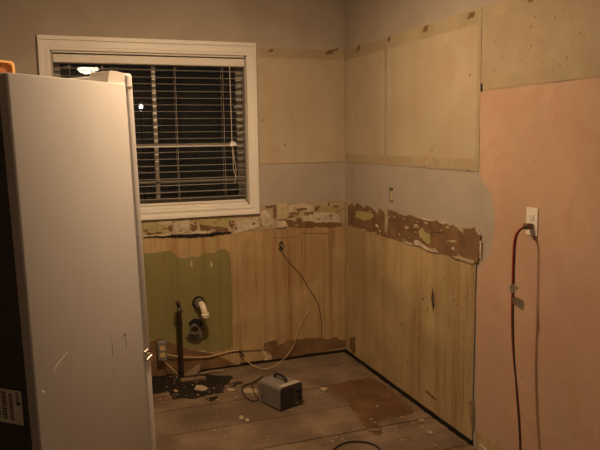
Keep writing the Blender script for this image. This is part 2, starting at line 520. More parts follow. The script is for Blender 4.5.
# dark cracks
patch('crack', 'b', [(232, 351.5), (240, 350.5), (266, 349.5), (266, 351), (240, 352.3), (232, 353)], 0.0062, 0.0006, stain, lb[1], 0.02, 0.002, 75)
for pts in ([(270, 238.3), (276, 237.5), (299, 236.5), (299, 236.8), (276, 238.1)], [(302, 232.8), (330, 233.2), (330, 233.9), (302, 233.5)], [(275.7, 234), (276.2, 234), (276.0, 246), (275.8, 246)],
            ):
    patch('crack', 'b', pts, 0.0062, 0.0004, stain, lb[1] if pts[0][0] > 241 else lb[0])

# stains on the right panel
patch('dark_smudge', 'r', [(432.4, 287), (433.2, 291), (434.4, 296), (434.2, 301), (434.6, 304), (433.6, 309), (433.3, 314), (432.6, 309), (432.2, 304), (431.2, 300), (431.9, 294)], 0.007, 0.0004, smudge, lr[1], 0.006, 0.003, 80)
patch('dark_smudge', 'r', [(424, 390), (427, 391), (431, 394.5), (437, 400), (436, 400.5), (431, 397), (427.5, 393)], 0.007, 0.0004, smudge, lr[1], 0.006, 0.003, 81)
patch('dark_streak', 'r', [(449.4, 300), (450, 300), (449.4, 322), (448, 335), (448, 328)], 0.007, 0.0003, streak_m, lr[1], 0.01, 0.001, 82)
patch('dark_streak', 'r', [(469, 402), (472.5, 399), (473.6, 404), (473.6, 432), (470.5, 424)], 0.007, 0.0003, streak_m, lr[1], 0.01, 0.004, 83)
sp = MB()
rs = random.Random(5)
spots = [(423, 299, 2), (427.5, 309, 2.5), (415, 311, 1.5), (401.5, 324, 2), (396, 318, 1.3), (376, 343, 1.5), (407, 362, 2), (410, 366, 1.3), (454, 300, 1.6), (444, 278, 1.5), (429, 271, 1.2), (463, 337, 1.6), (409, 333, 1.5)]
spots += [(395 + rs.random() * 78, 0, 0.6 + rs.random() * 0.8) for _ in range(40)]
for x, y, r_ in spots:
    if y == 0:
        y = rs.uniform(275 + (x - 395) * 0.2, 370 + (x - 395) * 0.6)
    c = right(x, y, 0.007)
    k = r_ / 300
    sp.poly([c + Vector((0, math.cos(a) * k * rs.uniform(0.5, 1.2), math.sin(a) * k * 1.6 * rs.uniform(0.6, 1.2))) for a in [j * 1.047 for j in range(6)]], R_N * 0.0005)
tag(sp.build('stain_specks', stain, lr[1]), kind='stuff')
sp = MB()
for _ in range(46):
    x, y = rs.uniform(486, 588), rs.uniform(10, 72)
    c = right(x, y, 0.0043); k = rs.choice((0.3, 0.4, 0.5, 0.6, 1.1)) / 280
    sp.poly([c + Vector((0, math.cos(a) * k * rs.uniform(0.5, 1.2), math.sin(a) * k * 1.5 * rs.uniform(0.6, 1.2))) for a in [j * 1.047 for j in range(6)]], R_N * 0.0005)
tag(sp.build('stain_specks', spot_m, ur[2]), kind='stuff')
sp = MB()
for _ in range(60):
    x, y = rs.uniform(500, 588), rs.choice((rs.uniform(100, 440), rs.uniform(370, 440)))
    c = right(x, y, 0.0022); k = rs.uniform(0.3, 0.9) / 280
    sp.poly([c + Vector((0, math.cos(a) * k * rs.uniform(0.5, 1.2), math.sin(a) * k * 1.5 * rs.uniform(0.6, 1.2))) for a in [j * 1.047 for j in range(6)]], R_N * 0.0005)
tag(sp.build('stain_specks', spot_m, pe), kind='stuff')

# torn backsplash strip, back wall
sb = patch('torn_plaster', 'b', [(-2.3, 0.93), (-0.012, 0.93), (-0.012, 1.098), (-0.2, 1.104), (-0.45, 1.094), (-0.62, 1.09), (-0.64, 1.036), (-2.3, 1.036)], 0, 0.0045, cream, wb, 0.035, 0.004, 90, True)
k5 = lambda p: cr(140, 180, 5, p)
k7 = lambda p: cr(260, 195, 7.5, p)
for j, (m_, th, pts) in enumerate((
        (olive_l, 0.001, k5([(15, 205), (80, 205), (80, 230), (140, 235), (150, 262), (20, 275)])),
        (olive_l, 0.001, k5([(255, 200), (430, 185), (470, 200), (440, 235), (330, 225), (260, 215)])),
        (white_pl, 0.002, k5([(82, 210), (165, 200), (170, 218), (100, 225)])),
        (white_pl, 0.002, k5([(170, 210), (245, 200), (250, 240), (215, 262), (185, 268), (165, 245)])),
        (white_pl, 0.007, k5([(250, 258), (350, 255), (350, 265), (260, 270)])),
        (white_pl, 0.003, k5([(480, 205), (560, 192), (590, 185), (598, 232), (540, 250), (470, 268), (465, 250), (485, 235)])),
        (brown, 0.001, k5([(250, 215), (270, 225), (300, 250), (265, 258), (248, 240)])),
        (brown, 0.001, k5([(300, 222), (340, 228), (440, 240), (440, 262), (350, 258), (300, 250)])),
        (brown, 0.0018, k5([(445, 210), (465, 200), (473, 225), (460, 245), (443, 232)])),
        (brown, 0.0015, k5([(140, 238), (160, 225), (165, 250), (150, 262)])),
        (dirt_gap_black, 0.0035, k5([(20, 283), (60, 284), (100, 279), (160, 271), (250, 270), (350, 264), (450, 258), (462, 266), (350, 283), (250, 290), (150, 289), (20, 291)])),
        (white_pl, 0.0055, k5([(80, 272), (105, 274), (150, 268), (155, 276), (110, 282), (85, 281)])),
        (white_pl, 0.004, k7([(5, 130), (40, 110), (80, 150), (95, 200), (60, 245), (15, 230)])),
        (white_pl, 0.009, k7([(120, 197), (180, 192), (210, 233), (170, 240), (120, 243)])),
        (brown, 0.001, k7([(100, 80), (118, 70), (122, 180), (104, 175)])),
        (brown, 0.001, k7([(35, 85), (98, 80), (98, 98), (40, 102)])),
        (white_pl, 0.002, k7([(215, 80), (330, 60), (410, 90), (380, 125), (330, 130), (300, 110), (250, 130), (215, 125)])),
        (brown, 0.0026, k7([(270, 100), (350, 98), (345, 112), (275, 118)])),
        (brown, 0.0026, k7([(218, 130), (265, 128), (285, 145), (225, 150)])),
        (brown, 0.0026, k7([(330, 130), (400, 125), (400, 145), (335, 152)])),
        (olive_l, 0.0015, k7([(440, 90), (520, 80), (590, 85), (595, 125), (540, 130), (450, 120)])),
        (white_pl, 0.0022, k7([(310, 165), (400, 132), (450, 130), (540, 135), (590, 140), (598, 205), (470, 205), (330, 205)])),
        (brown, 0.0028, k7([(190, 190), (270, 195), (298, 165), (312, 190), (420, 206), (560, 203), (610, 210), (620, 232), (560, 244), (460, 245), (420, 235), (380, 250), (215, 240)])),
        (brown, 0.0024, k7([(405, 85), (450, 80), (440, 110), (415, 125)])),
        (brown, 0.0024, k7([(510, 55), (525, 52), (520, 82), (508, 78)])))):
    patch('torn_layer', 'b', pts, 0.0045, th, m_, sb, 0.010, 0.0035, 100 + j)

# torn backsplash strip, right wall
sr = patch('torn_paper', 'r', [(349, 206), (352, 203.5), (356, 207), (357.5, 203), (362, 206), (365, 209), (366.5, 205), (371, 207), (374, 210), (378, 215), (380, 208), (385, 213), (387, 210), (389, 209.5), (396, 211.5), (400, 214), (405, 216), (411, 215), (418, 218), (424, 219), (430, 221.5), (437, 220.5), (444, 223), (450, 226), (453, 225), (459, 229), (464, 231), (467, 228), (472, 229), (475, 227), (480, 232), (482, 238), (480, 243), (481.5, 248), (480, 254), (479, 263), (470, 262.3), (458, 258), (448, 255.3), (436, 251.5), (420, 247), (410, 244), (400, 241), (389, 238), (380, 235), (370, 232), (360, 228.5), (349, 225.6)],
           0, 0.0075, brown, wr, 0.02, 0.0015, 130)
k1 = lambda p: cr(340, 195, 7.5, p)
k2 = lambda p: cr(410, 210, 7.5, p)
for j, (m_, th, pts) in enumerate((
        (olive_l, 0.001, k1([(120, 120), (180, 125), (240, 135), (255, 160), (230, 180), (180, 190), (150, 180), (115, 165)])),
        (cream, 0.004, k1([(335, 115), (360, 118), (362, 230), (350, 290), (338, 270), (342, 190)])),
        (white_pl, 0.006, k1([(270, 220), (285, 225), (290, 245), (275, 238)])),
        (cream, 0.004, k1([(240, 275), (280, 280), (275, 295), (245, 290)])),
        (cream, 0.004, k1([(300, 262), (312, 270), (305, 278), (296, 272)])),
        (white_pl, 0.007, k1([(495, 238), (520, 245), (515, 255), (495, 250)])),
        (cream, 0.003, k1([(555, 220), (580, 220), (590, 245), (560, 245)])),
        (white_pl, 0.005, k1([(488, 345), (550, 365), (545, 378), (490, 358)])),
        (cream, 0.003, k1([(168, 255), (190, 258), (195, 268), (175, 266)])),
        (olive_l, 0.001, k2([(65, 160), (90, 130), (110, 165), (150, 180), (155, 250), (130, 255), (75, 200)])),
        (white_pl, 0.007, k2([(38, 228), (58, 226), (95, 254), (130, 284), (180, 304), (225, 318), (200, 318), (130, 300), (90, 276), (42, 258)])),
        (dirt_gap_black, 0.0008, k2([(185, 165), (250, 166), (248, 171), (190, 170)])),
        (cream, 0.003, k2([(290, 230), (330, 225), (355, 235), (340, 245), (300, 240)])),
        (white_pl, 0.005, k2([(80, 55), (150, 70), (155, 82), (110, 77)])),
        (white_pl, 0.005, k2([(220, 82), (270, 98), (265, 108), (225, 97)])),
        (cream, 0.004, k2([(355, 125), (400, 130), (405, 180), (390, 160), (365, 140)])),
        (cream, 0.006, k2([(330, 345), (400, 355), (490, 385), (480, 405), (400, 380), (340, 360)])),
        (white_pl, 0.004, k2([(495, 130), (525, 175), (535, 190), (515, 180), (498, 150)])),
        (white_pl, 0.004, k2([(528, 235), (537, 230), (534, 310), (530, 380), (526, 350)])),
        (dirt_gap_black, 0.002, k2([(310, 350), (370, 372), (370, 380), (315, 358)])))):
    patch('torn_layer', 'r', pts, 0.0075, th, m_, sr, 0.009, 0.0022, 140 + j)

patch('torn_plaster', 'r', [(345.9, 200.5), (350.5, 201.5), (351, 206), (350, 214), (350.5, 220), (347, 226), (345.9, 226)], 0, 0.006, cream, wr, 0.012, 0.002, 165)
# small ragged scraps left on both strips
rs = random.Random(77)
for side_, par, mats in (('b', sb, ((cream, 55), (white_pl, 38), (brown, 80))), ('r', sr, ((cream, 26), (white_pl, 12), (olive_l, 10)))):
    for m_, cnt in mats:
        mm = MB()
        for _ in range(cnt):
            k = rs.choice((0.002, 0.003, 0.004, 0.006, 0.009))
            e = rs.uniform(1.0, 2.6)
            if side_ == 'b':
                u = rs.uniform(-1.42, -0.03); v = rs.uniform(0.935, 1.03 if u < -0.66 else 1.088)
                c = Vector((u, -0.0045, v))
                if abs(u + 0.475) < 0.045: continue
                P = [c + Vector((math.cos(a) * k * e * rs.uniform(0.5, 1.3), 0, math.sin(a) * k * rs.uniform(0.5, 1.3))) for a in [q * 0.898 for q in range(7)]]
                mm.poly(P, B_N * rs.uniform(0.0012, 0.005))
            else:
                u = rs.uniform(-1.53, -0.06); edge = rs.random() < 0.55
                v = rs.choice((0.936, 1.07)) + rs.uniform(-0.006, 0.006) if edge else rs.uniform(0.94, 1.07)
                c = Vector((-0.0075, u, v))
                P = [c + Vector((0, math.cos(a) * k * e * rs.uniform(0.5, 1.3), math.sin(a) * k * rs.uniform(0.5, 1.3))) for a in [q * 0.898 for q in range(7)]]
                mm.poly(P, R_N * rs.uniform(0.0012, 0.005))
        tag(mm.build('torn_scraps', m_, par), kind='stuff')

# wet dark rot and stain on the floor
def fpatch(name, pts, thick, mat, off=0.0, step=0.03, amp=0.008, seed=0):
    P = jag([flr(x, y, off) for x, y in pts], step, amp, seed)
    for p in P:
        p.z = off
        p.y = min(p.y, -0.004)
    return MB().poly(P, (0, 0, thick)).build(name, mat, fl)


fpatch('wet_patch', [(140, 382), (160, 377), (185, 376), (205, 374), (234, 376), (232, 382), (222, 386), (226, 392), (205, 396), (190, 399), (172, 399), (168, 392), (150, 394), (140, 392)], 0.0012, wet, 0, 0.022, 0.016, 170)
fpatch('wet_patch', [(228, 384), (240, 381), (243, 383), (232, 387)], 0.0010, wet, 0, 0.02, 0.008, 175)
fpatch('wet_patch', [(206, 399), (216, 396), (219, 398), (210, 402)], 0.0010, wet, 0, 0.02, 0.006, 176)
fpatch('wet_patch', [(152, 398), (168, 395), (166, 401), (154, 404)], 0.0012, stain, 0, 0.04, 0.01, 171)
fpatch('floor_stain', [(330, 385), (350, 380.5), (370, 377.5), (385, 385), (400, 397), (413, 409), (415, 413), (402, 416), (385, 419), (372, 424), (360, 419), (352, 408), (346, 398)], 0.0010, floor_stain, 0, 0.018, 0.010, 172)
fpatch('floor_stain', [(360, 419), (372, 421), (382, 430), (378, 436), (368, 430)], 0.0016, floor_stain, 0, 0.04, 0.012, 173)

# ------------------------------------------------------------------ window
wn = thing('window_1', 'night-dark window with white casing and horizontal sash bars', 'window', ((WIN[0] + WIN[1]) / 2, 0, WIN[2]))
wn['kind'] = 'structure'
x0, x1, z0, z1 = WIN
O = (-1.958, -0.641, 1.042, 2.156)


def casing(pts, inner_dir):
    """One mitred casing board: flat board with a raised outer bead."""
    m = MB()
    m.poly([Vector((u, 0.0, v)) for u, v in pts], (0, -0.016, 0))
    return m


def lerp2(a, b, t):
    return (a[0] + (b[0] - a[0]) * t, a[1] + (b[1] - a[1]) * t)


oc = [(O[0], O[3]), (O[1], O[3]), (O[1], O[2]), (O[0], O[2])]
ic = [(x0, z1), (x1, z1), (x1, z0), (x0, z0)]
for e in range(4):
    f_ = (e + 1) % 4
    m = casing([oc[e], oc[f_], ic[f_], ic[e]], None)
    for t0, t1, d in ((0.0, 0.28, 0.024), (0.62, 0.80, 0.0195)):
        m.poly([Vector((u, -0.015, v)) for u, v in (lerp2(oc[e], ic[e], t0), lerp2(oc[f_], ic[f_], t0), lerp2(oc[f_], ic[f_], t1), lerp2(oc[e], ic[e], t1))], (0, -(d - 0.015), 0))
    m.build('casing_board', trim_w, wn)
# jamb lining
for lo, hi in (((x0, 0, z0), (x0 + 0.012, TH, z1)), ((x1 - 0.012, 0, z0), (x1, TH, z1)), ((x0, 0, z1 - 0.012), (x1, TH, z1)), ((x0, 0.0, z0), (x1, TH, z0 + 0.014))):
    MB().box(lo, hi, 0.001, 1).build('jamb_lining', trim_dim if hi[0] - lo[0] < 0.1 else trim_w, wn)
# sash frame and bars
gy = 0.10
zs = [z0 + 0.014, 1.268, 1.505, z1 - 0.012]
MB().box((x0 + 0.012, gy - 0.02, z0 + 0.014), (x0 + 0.05, gy + 0.02, z1 - 0.012), 0.002, 1).build('sash_stile', trim_dim, wn)
MB().box((x1 - 0.05, gy - 0.02, z0 + 0.014), (x1 - 0.012, gy + 0.02, z1 - 0.012), 0.002, 1).build('sash_stile', trim_dim, wn)
MB().box((x0 + 0.05, gy - 0.02, z0 + 0.014), (x1 - 0.05, gy + 0.02, z0 + 0.05), 0.002, 1).build('sash_rail', trim_dim, wn)
MB().box((x0 + 0.05, gy - 0.02, z1 - 0.05), (x1 - 0.05, gy + 0.02, z1 - 0.012), 0.002, 1).build('sash_rail', trim_dim, wn)
MB().box((x0 + 0.05, gy - 0.024, 1.494), (x1 - 0.05, gy + 0.02, 1.518), 0.002, 1).build('meeting_rail', trim_w, wn)
MB().box((x0 + 0.05, gy - 0.018, 1.261), (x1 - 0.05, gy + 0.018, 1.278), 0.002, 1).build('sash_rail', trim_dim, wn)
MB().box((-1.301, gy - 0.018, z0 + 0.05), (-1.278, gy + 0.018, z1 - 0.05), 0.002, 1).build('mullion', trim_w, wn)
gx = [x0 + 0.045, -1.290, x1 - 0.045]
gz = [z0 + 0.045, 1.27, 1.506, z1 - 0.045]
for a, b in zip(gx, gx[1:]):
    for c, d in zip(gz, gz[1:]):
        MB().box((a, gy - 0.002, c), (b, gy + 0.002, d)).build('glass_pane', glass_m, wn)

# ------------------------------------------------------------------ blind
bl = thing('venetian_blind', 'white horizontal blind with open slats hanging in the window', 'blind', ((x0 + x1) / 2, 0.03, z0 + 0.016))
bx0, bx1 = x0 + 0.016, x1 - 0.016
MB().box((bx0 - 0.002, -0.006, 2.006), (bx1 + 0.002, 0.006, 2.052), 0.002, 1).build('valance', blind_w, bl)
MB().box((bx0, 0.008, 2.004), (bx1, 0.055, 2.055), 0.001, 1).build('head_rail', blind_w, bl)
SW, TILT = 0.048, math.radians(0)
nsl = 20
ztop, zbot = 1.974, 1.166
proto = None
for i in range(nsl):
    z = ztop + (zbot - ztop) * i / (nsl - 1)
    if proto is None:
        m = MB()
        pts = []
        for k in range(5):
            t = (k / 4 - 0.5)
            pts.append(Vector((0, t * SW, 0.0008 * (1 - (2 * t) ** 2))))
        prof = pts + [p - Vector((0, 0, 0.0016)) for p in reversed(pts)]
        ca, sa = math.cos(TILT), math.sin(TILT)
        prof = [Vector((bx0 + 0.004, p.y * ca - p.z * sa, p.y * sa + p.z * ca)) for p in prof]
        m.poly(prof, (bx1 - bx0 - 0.008, 0, 0))
        proto = m.build('slat', slat_w, bl, local=True)
        o = proto
    else:
        o = proto.copy(); COL.objects.link(o); o.parent = bl
    o.location = Vector((0, 0.031, z)) - Vector(WORLD[bl.name].translation)
    o.location.x = -WORLD[bl.name].translation.x
    o.rotation_euler = (0, random.Random(i).uniform(-0.0015, 0.0015), 0)
MB().box((bx0 + 0.003, 0.008, 1.124), (bx1 - 0.003, 0.056, 1.140), 0.003, 2).build('bottom_rail', blind_w, bl)
for lx in (-1.79, -1.60, -1.165, -0.86):
    for yy in (0.0035, 0.0585):
        MB().tube([(lx, yy, 2.0), (lx, yy, 1.13)], 0.0010, 5).build('ladder_cord', cord_w, bl)
a = back(229.5, 65, 0.012); b = back(232, 143, 0.02)
MB().tube([a, (a + b) / 2, b], 0.0024, 6).build('pull_cord', cord_w, bl)
MB().lathe(b + Vector((0, 0, 0.012)), (0, 0, -1), [(0.003, 0), (0.008, 0.006), (0.014, 0.02), (0.019, 0.032), (0.0, 0.034)], 10).build('tassel', trim_w, bl, True)
MB().lathe(b + Vector((0.017, 0.004, 0.010)), (0.1, 0, -1), [(0.003, 0), (0.006, 0.006), (0.010, 0.02), (0.012, 0.028), (0.0, 0.03)], 10).build('tassel', trim_w, bl, True)
c = back(233, 150, 0.016)
MB().tube([b, c, back(234.5, 160, 0.016), back(236, 172, 0.014), back(235, 183, 0.014)], 0.0022, 6).build('pull_cord', cord_w, bl)
MB().tube([b, back(233, 158, 0.014), back(233.6, 170, 0.014), back(236.5, 178, 0.013)], 0.002, 6).build('pull_cord', cord_w, bl)

# ------------------------------------------------------------------ outside, at night
gd = MB().box((-14, 0.4, -0.62), (14, 22, -0.55)).build('ground', night)
tag(gd, 'dark ground outside the window at night', 'ground', kind='structure')
YARD = emitter('yard lamp glow', (1, 0.95, 0.85), 60)
YARD2 = emitter('far lamp glow', (1, 0.95, 0.85), 6)
for lab, px, r_, em in (('brightest outdoor lamp shining through the left half of the blinds', (141, 107), 0.035, YARD), ('faint outdoor lamp showing near the right edge of the blinds', (235.5, 107), 0.016, YARD2)):
    p = on(1, 9.0, *px)
    t = thing('yard_lamp', lab, 'outdoor lamp', (p.x, p.y, -0.55))
    MB().tube([(p.x, p.y, -0.55), (p.x, p.y, p.z - 0.09)], 0.03, 10).build('post', rubber, t)
    MB().lathe((p.x, p.y, p.z - 0.10), (0, 0, 1), [(0.05, 0), (0.055, 0.012), (0.02, 0.03), (0.02, 0.07)], 14).build('collar', rubber, t, True)
    MB().lathe((p.x, p.y, p.z - r_), (0, 0, 1), [(r_ * math.sin(a), r_ - r_ * math.cos(a)) for a in [math.pi * k / 10 for k in range(11)]], 16).build('bulb', em, t, True)
    MB().lathe((p.x, p.y, p.z + r_ - 0.002), (0, 0, 1), [(0.02, 0), (0.07, 0.02), (0.02, 0.06), (0, 0.065)], 14).build('cap', rubber, t, True)

# ------------------------------------------------------------------ ceiling lamps
L0 = Vector((-1.2, -1.48, HT))
lp = thing('flush_ceiling_lamp', 'round flush ceiling lamp shining down over the kitchen floor', 'ceiling lamp', L0)
MB().lathe(L0, (0, 0, -1), [(0.110, 0), (0.110, 0.018), (0.104, 0.026), (0.092, 0.026), (0.092, 0.012), (0.0, 0.012)], 28).build('rim', white_cer, lp, True)
MB().lathe(L0 + Vector((0, 0, -0.014)), (0, 0, -1), [(0.0905, 0), (0.0905, 0.014), (0.080, 0.020), (0.05, 0.027), (0.0, 0.030)], 28).build('diffuser', emitter('warm diffuser', LAMP_TINT, BULB_STRENGTH), lp, True)
dm = thing('dome_lamp', 'round glass dome ceiling lamp mirrored in the window', 'ceiling lamp', (-1.44, -5.25, HT))
D0 = Vector((-1.44, -5.25, HT))
MB().lathe(D0, (0, 0, -1), [(0.15, 0), (0.155, 0.02), (0.145, 0.028), (0.0, 0.028)], 28).build('base', chrome, dm, True)
MB().lathe(D0 + Vector((0, 0, -0.028)), (0, 0, -1), [(0.142, 0), (0.135, 0.02), (0.11, 0.045), (0.07, 0.065), (0.02, 0.075), (0.0, 0.076)], 28).build('dome', emitter('dome glow', (1.0, 0.74, 0.48), DOME_STRENGTH), dm, True)

# ------------------------------------------------------------------ fridge
FA = math.radians(47.9)
FP = Vector((-1.996, -2.071, 0))
fr = thing('refrigerator', 'white refrigerator with scuffed side and dark back, pulled out from the wall', 'refrigerator', FP, FA)
# it leans slightly on the uneven floor
FM = Matrix.Translation(FP + Vector((0.022, -0.008, 0.0))) @ Matrix.Rotation(-0.019, 4, Vector((FW.x, FW.y, 0)).normalized()) @ Matrix.Rotation(FA, 4, 'Z')
fr.location = FM.translation
fr.rotation_euler = FM.to_euler()
FD, FWD, FH = 0.558, 0.72, 1.75


def L(m, name, mat, parent=fr, smooth=False):
    return m.build(name, mat, parent, smooth, local=True)


body = L(MB().box((0.0, 0.0, 0.05), (FD, FWD, FH), 0.004, 2), 'body', fr_white, smooth=True)
L(MB().box((-0.006, 0.0015, 0.06), (0.001, 0.036, FH - 0.004), 0.002, 1), 'back_flange', fr_gray)
L(MB().box((-0.006, FWD - 0.036, 0.06), (0.001, FWD - 0.0015, FH - 0.004), 0.002, 1), 'back_flange', fr_gray)
bk = L(MB().box((-0.004, 0.036, 0.30), (0.001, FWD - 0.036, FH - 0.004), 0.001, 1), 'back_cover', fr_black)
L(MB().box((-0.012, 0.05, 0.06), (0.001, FWD - 0.05, 0.30), 0.003, 1), 'compressor_cover', fr_black)
lbl = L(MB().box((-0.0052, 0.062, 0.655), (-0.0038, 0.175, 0.768)), 'sticker', label_m)
m = MB()
rs = random.Random(3)
for c0, c1, lo, hi in ((0.152, 0.172, 0.668, 0.76), (0.122, 0.146, 0.668, 0.76), (0.096, 0.114, 0.668, 0.755), (0.068, 0.084, 0.735, 0.758)):
    z = lo
    while z < hi:
        h = rs.choice((0.003, 0.004, 0.006))
        m.box((-0.0057, c0 + rs.uniform(0, 0.005), z), (-0.0050, c1, z + h))
        z += h + 0.0022
m.box((-0.0057, 0.068, 0.72), (-0.0050, 0.084, 0.732))
tag(L(m, 'sticker_print', label_k, lbl), kind='stuff')
L(MB().box((FD, 0.012, 0.06), (FD + 0.006, FWD - 0.012, FH), 0.002, 1), 'gasket', fr_gasket)
DX0, DX1 = FD + 0.006, FD + 0.046
d1 = L(MB().box((DX0, 0.0, 0.712), (DX1, FWD, 1.789), 0.010, 3), 'upper_door', fr_white, smooth=True)
d2 = L(MB().box((DX0, 0.0, 0.07), (DX1, FWD, 0.690), 0.010, 3), 'freezer_drawer', fr_white, smooth=True)
# seen ends of the handles
for zc, par in ((1.25, d1), (0.60, d2)):
    if par is d1:
        L(MB().tube([(DX1 - 0.002, FWD - 0.06, zc - 0.3), (DX1 + 0.045, FWD - 0.06, zc - 0.27), (DX1 + 0.045, FWD - 0.06, zc + 0.27), (DX1 - 0.002, FWD - 0.06, zc + 0.3)], 0.011, 8), 'handle', fr_white, par, True)
    else:
        L(MB().tube([(DX1 - 0.002, 0.10, zc), (DX1 + 0.045, 0.13, zc), (DX1 + 0.045, FWD - 0.13, zc), (DX1 - 0.002, FWD - 0.10, zc)], 0.011, 8), 'handle', fr_white, par, True)
# hinge cover on top: low wedge with rounded end
prof = [(0.463, FH), (0.470, FH + 0.030), (0.480, FH + 0.042), (0.51, FH + 0.044), (0.555, FH + 0.040), (DX1 - 0.008, FH + 0.041), (DX1 - 0.004, FH + 0.034), (FD + 0.010, FH + 0.034), (FD + 0.004, FH)]
L(MB().poly([Vector((u, 0.006, v)) for u, v in prof], (0, 0.085, 0)), 'hinge_cover', fr_cap, smooth=True)
L(MB().box((FD + 0.002, -0.002, FH - 0.012), (DX1 - 0.012, 0.03, FH - 0.006)), 'hinge_leaf', fr_gasket)
L(MB().box((FD - 0.006, -0.004, 0.694), (DX1 - 0.006, 0.06, 0.704), 0.0015, 1), 'hinge_bracket', chrome)
L(MB().tube([(FD - 0.001, -0.003, 0.717), (FD + 0.022, -0.004, 0.722)], 0.0035, 8), 'hinge_pin', chrome)
L(MB().tube([(FD + 0.012, -0.003, 0.682), (DX1 - 0.002, -0.004, 0.692)], 0.004, 8), 'hinge_pin', chrome)
for sx, sy in ((0.05, 0.06), (0.05, FWD - 0.06), (FD - 0.05, 0.06), (FD - 0.05, FWD - 0.06)):
    fz = -(FM @ Vector((sx, sy, 0))).z + 0.0005
    L(MB().lathe((sx, sy, fz), (0, 0, 1), [(0.022, 0), (0.022, 0.012), (0.010, 0.016), (0.010, 0.075)], 12), 'foot', rubber)
# scuffs and dents on the side
m = MB()
for x, z, w_, h_ in ((0.369, 0.828, 0.004, 0.007), (0.447, 0.822, 0.010, 0.009), (0.430, 0.817, 0.006, 0.005), (0.372, 0.852, 0.003, 0.004), (0.342, 0.683, 0.004, 0.005), (0.372, 0.79, 0.003, 0.05), (0.452, 0.79, 0.002, 0.06)):
    m.poly([Vector((x + math.cos(a) * w_ / 2 * rs.uniform(0.7, 1.2), 0.001, z + math.sin(a) * h_ / 2 * rs.uniform(0.7, 1.2))) for a in [k * 0.785 for k in range(8)]], (0, -0.0016, 0))
tag(L(m, 'rust_scuffs', stain), kind='stuff')
m = MB()
m.tube([(0.078, -0.0004, 0.812), (0.088, -0.001, 0.824), (0.115, -0.0005, 0.838), (0.145, -0.0002, 0.852)], 0.0008, 6)
m.tube([(0.376, -0.0004, 0.715), (0.379, -0.0006, 0.702)], 0.0022, 6)
m.tube([(0.024, -0.0004, 0.766), (0.028, -0.0006, 0.757)], 0.003, 6)
tag(L(m, 'scratches', fr_cap), kind='stuff')

# orange tray on the fridge
ot = thing('orange_tray', 'orange plastic tray with a rounded corner on top of the refrigerator', 'tray', FM @ Vector((0.17, 0.14, FH)), FA)
ot.rotation_euler = FM.to_euler()


def rrect(a, b, c, d, r, n=5):
    out = []
    for cx, cy, s in ((b - r, d - r, 0), (a + r, d - r, 1), (a + r, c + r, 2), (b - r, c + r, 3)):
        for k in range(n + 1):
            t = (s + k / n) * math.pi / 2
            out.append((cx + r * math.cos(t), cy + r * math.sin(t)))
    return out


# tray stands on its edge: outline in the local x-z plane, depth along y
TL, TZ = 0.30, 0.056
oo = rrect(-0.30, 0.0, 0.0, TZ, 0.014)
ii = rrect(-0.295, -0.010, 0.004, TZ - 0.007, 0.010)
m = MB()
A = [m.bm.verts.new((u, 0, v)) for u, v in oo]; B = [m.bm.verts.new((u, 0, v)) for u, v in ii]
A2 = [m.bm.verts.new((u, 0.16, v)) for u, v in oo]; B2 = [m.bm.verts.new((u, 0.16, v)) for u, v in ii]
n = len(oo)
for i in range(n):
    j = (i + 1) % n
    m.bm.faces.new((A[i], A[j], B[j], B[i])); m.bm.faces.new((A2[i], A2[j], B2[j], B2[i]))
    m.bm.faces.new((A[i], A[j], A2[j], A2[i])); m.bm.faces.new((B[i], B[j], B2[j], B2[i]))
m.build('rim', or_rim, ot, True, local=True)
MB().poly([Vector((u, 0.008, v)) for u, v in ii], (0, 0.01, 0)).build('face', or_in, ot, local=True)

# ------------------------------------------------------------------ outlets and boxes
def duplex_faces(parent, c, ax_u, nrm, mat, s=1.0):
    """Two receptacle faces with slots around c."""
    up = Vector((0, 0, 1)); u = Vector(ax_u); nn = Vector(nrm)
    for dz in (0.0195, -0.0195):
        q = c + up * dz * s
        pts = []
        for k in range(16):
            a = k * math.pi / 8
            pu = max(-0.0135, min(0.0135, 0.0172 * math.cos(a))) * s
            pv = max(-0.0125, min(0.0125, 0.0172 * math.sin(a))) * s
            pts.append(q + u * pu + up * pv)
        f_ = MB().poly(pts, nn * 0.003).build('receptacle', mat, parent)
        m = MB()
        for du, h in ((-0.0062, 0.0085), (0.0062, 0.007)):
            p = q + nn * 0.0028 + u * du * s + up * 0.003 * s
            m.poly([p + u * -0.0011 + up * -h / 2, p + u * 0.0011 + up * -h / 2, p + u * 0.0011 + up * h / 2, p + u * -0.0011 + up * h / 2], nn * 0.0006)
        p = q + nn * 0.0028 - up * 0.0075 * s
        m.poly([p + u * 0.0024 * math.cos(a) + up * 0.0024 * math.sin(a) for a in [k * math.pi / 4 for k in range(8)]], nn * 0.0006)
        tag(m.build('slots', slot_k, f_), kind='stuff')


def plate(parent, c, ax_u, nrm, mat, w_=0.070, h_=0.115, t=0.005):
    u = Vector(ax_u); nn = Vector(nrm); up = Vector((0, 0, 1))
    o_ = [c + u * a + up * b for a, b in rrect(-w_ / 2, w_ / 2, -h_ / 2, h_ / 2, 0.003, 2)]
    MB().poly(o_, nn * t).build('cover_plate', mat, parent)
    MB().lathe(c + nn * t, nn, [(0.0032, 0), (0.003, 0.0012), (0, 0.0013)], 8).build('screw', chrome, parent)


c = back(282.3, 211.3, 0.0075)
t = thing('wall_outlet', 'beige double outlet in the torn plaster strip beside the window', 'outlet', c + Vector((0, 0.003, -0.057)))
plate(t, c, (1, 0, 0), B_N, plate_beige, 0.066, 0.108)
duplex_faces(t, c + B_N * 0.005, (1, 0, 0), B_N, plate_beige)

c = right(532.6, 221.5, 0.0022)
OUT_C = c.copy()
t = thing('wall_outlet', 'white double outlet on the peach wall with a cord plugged in', 'outlet', c + Vector((0, 0, -0.062)))
plate(t, c, (0, -1, 0), R_N, plate_white, 0.070, 0.118)
duplex_faces(t, c + R_N * 0.005, (0, -1, 0), R_N, plate_white)

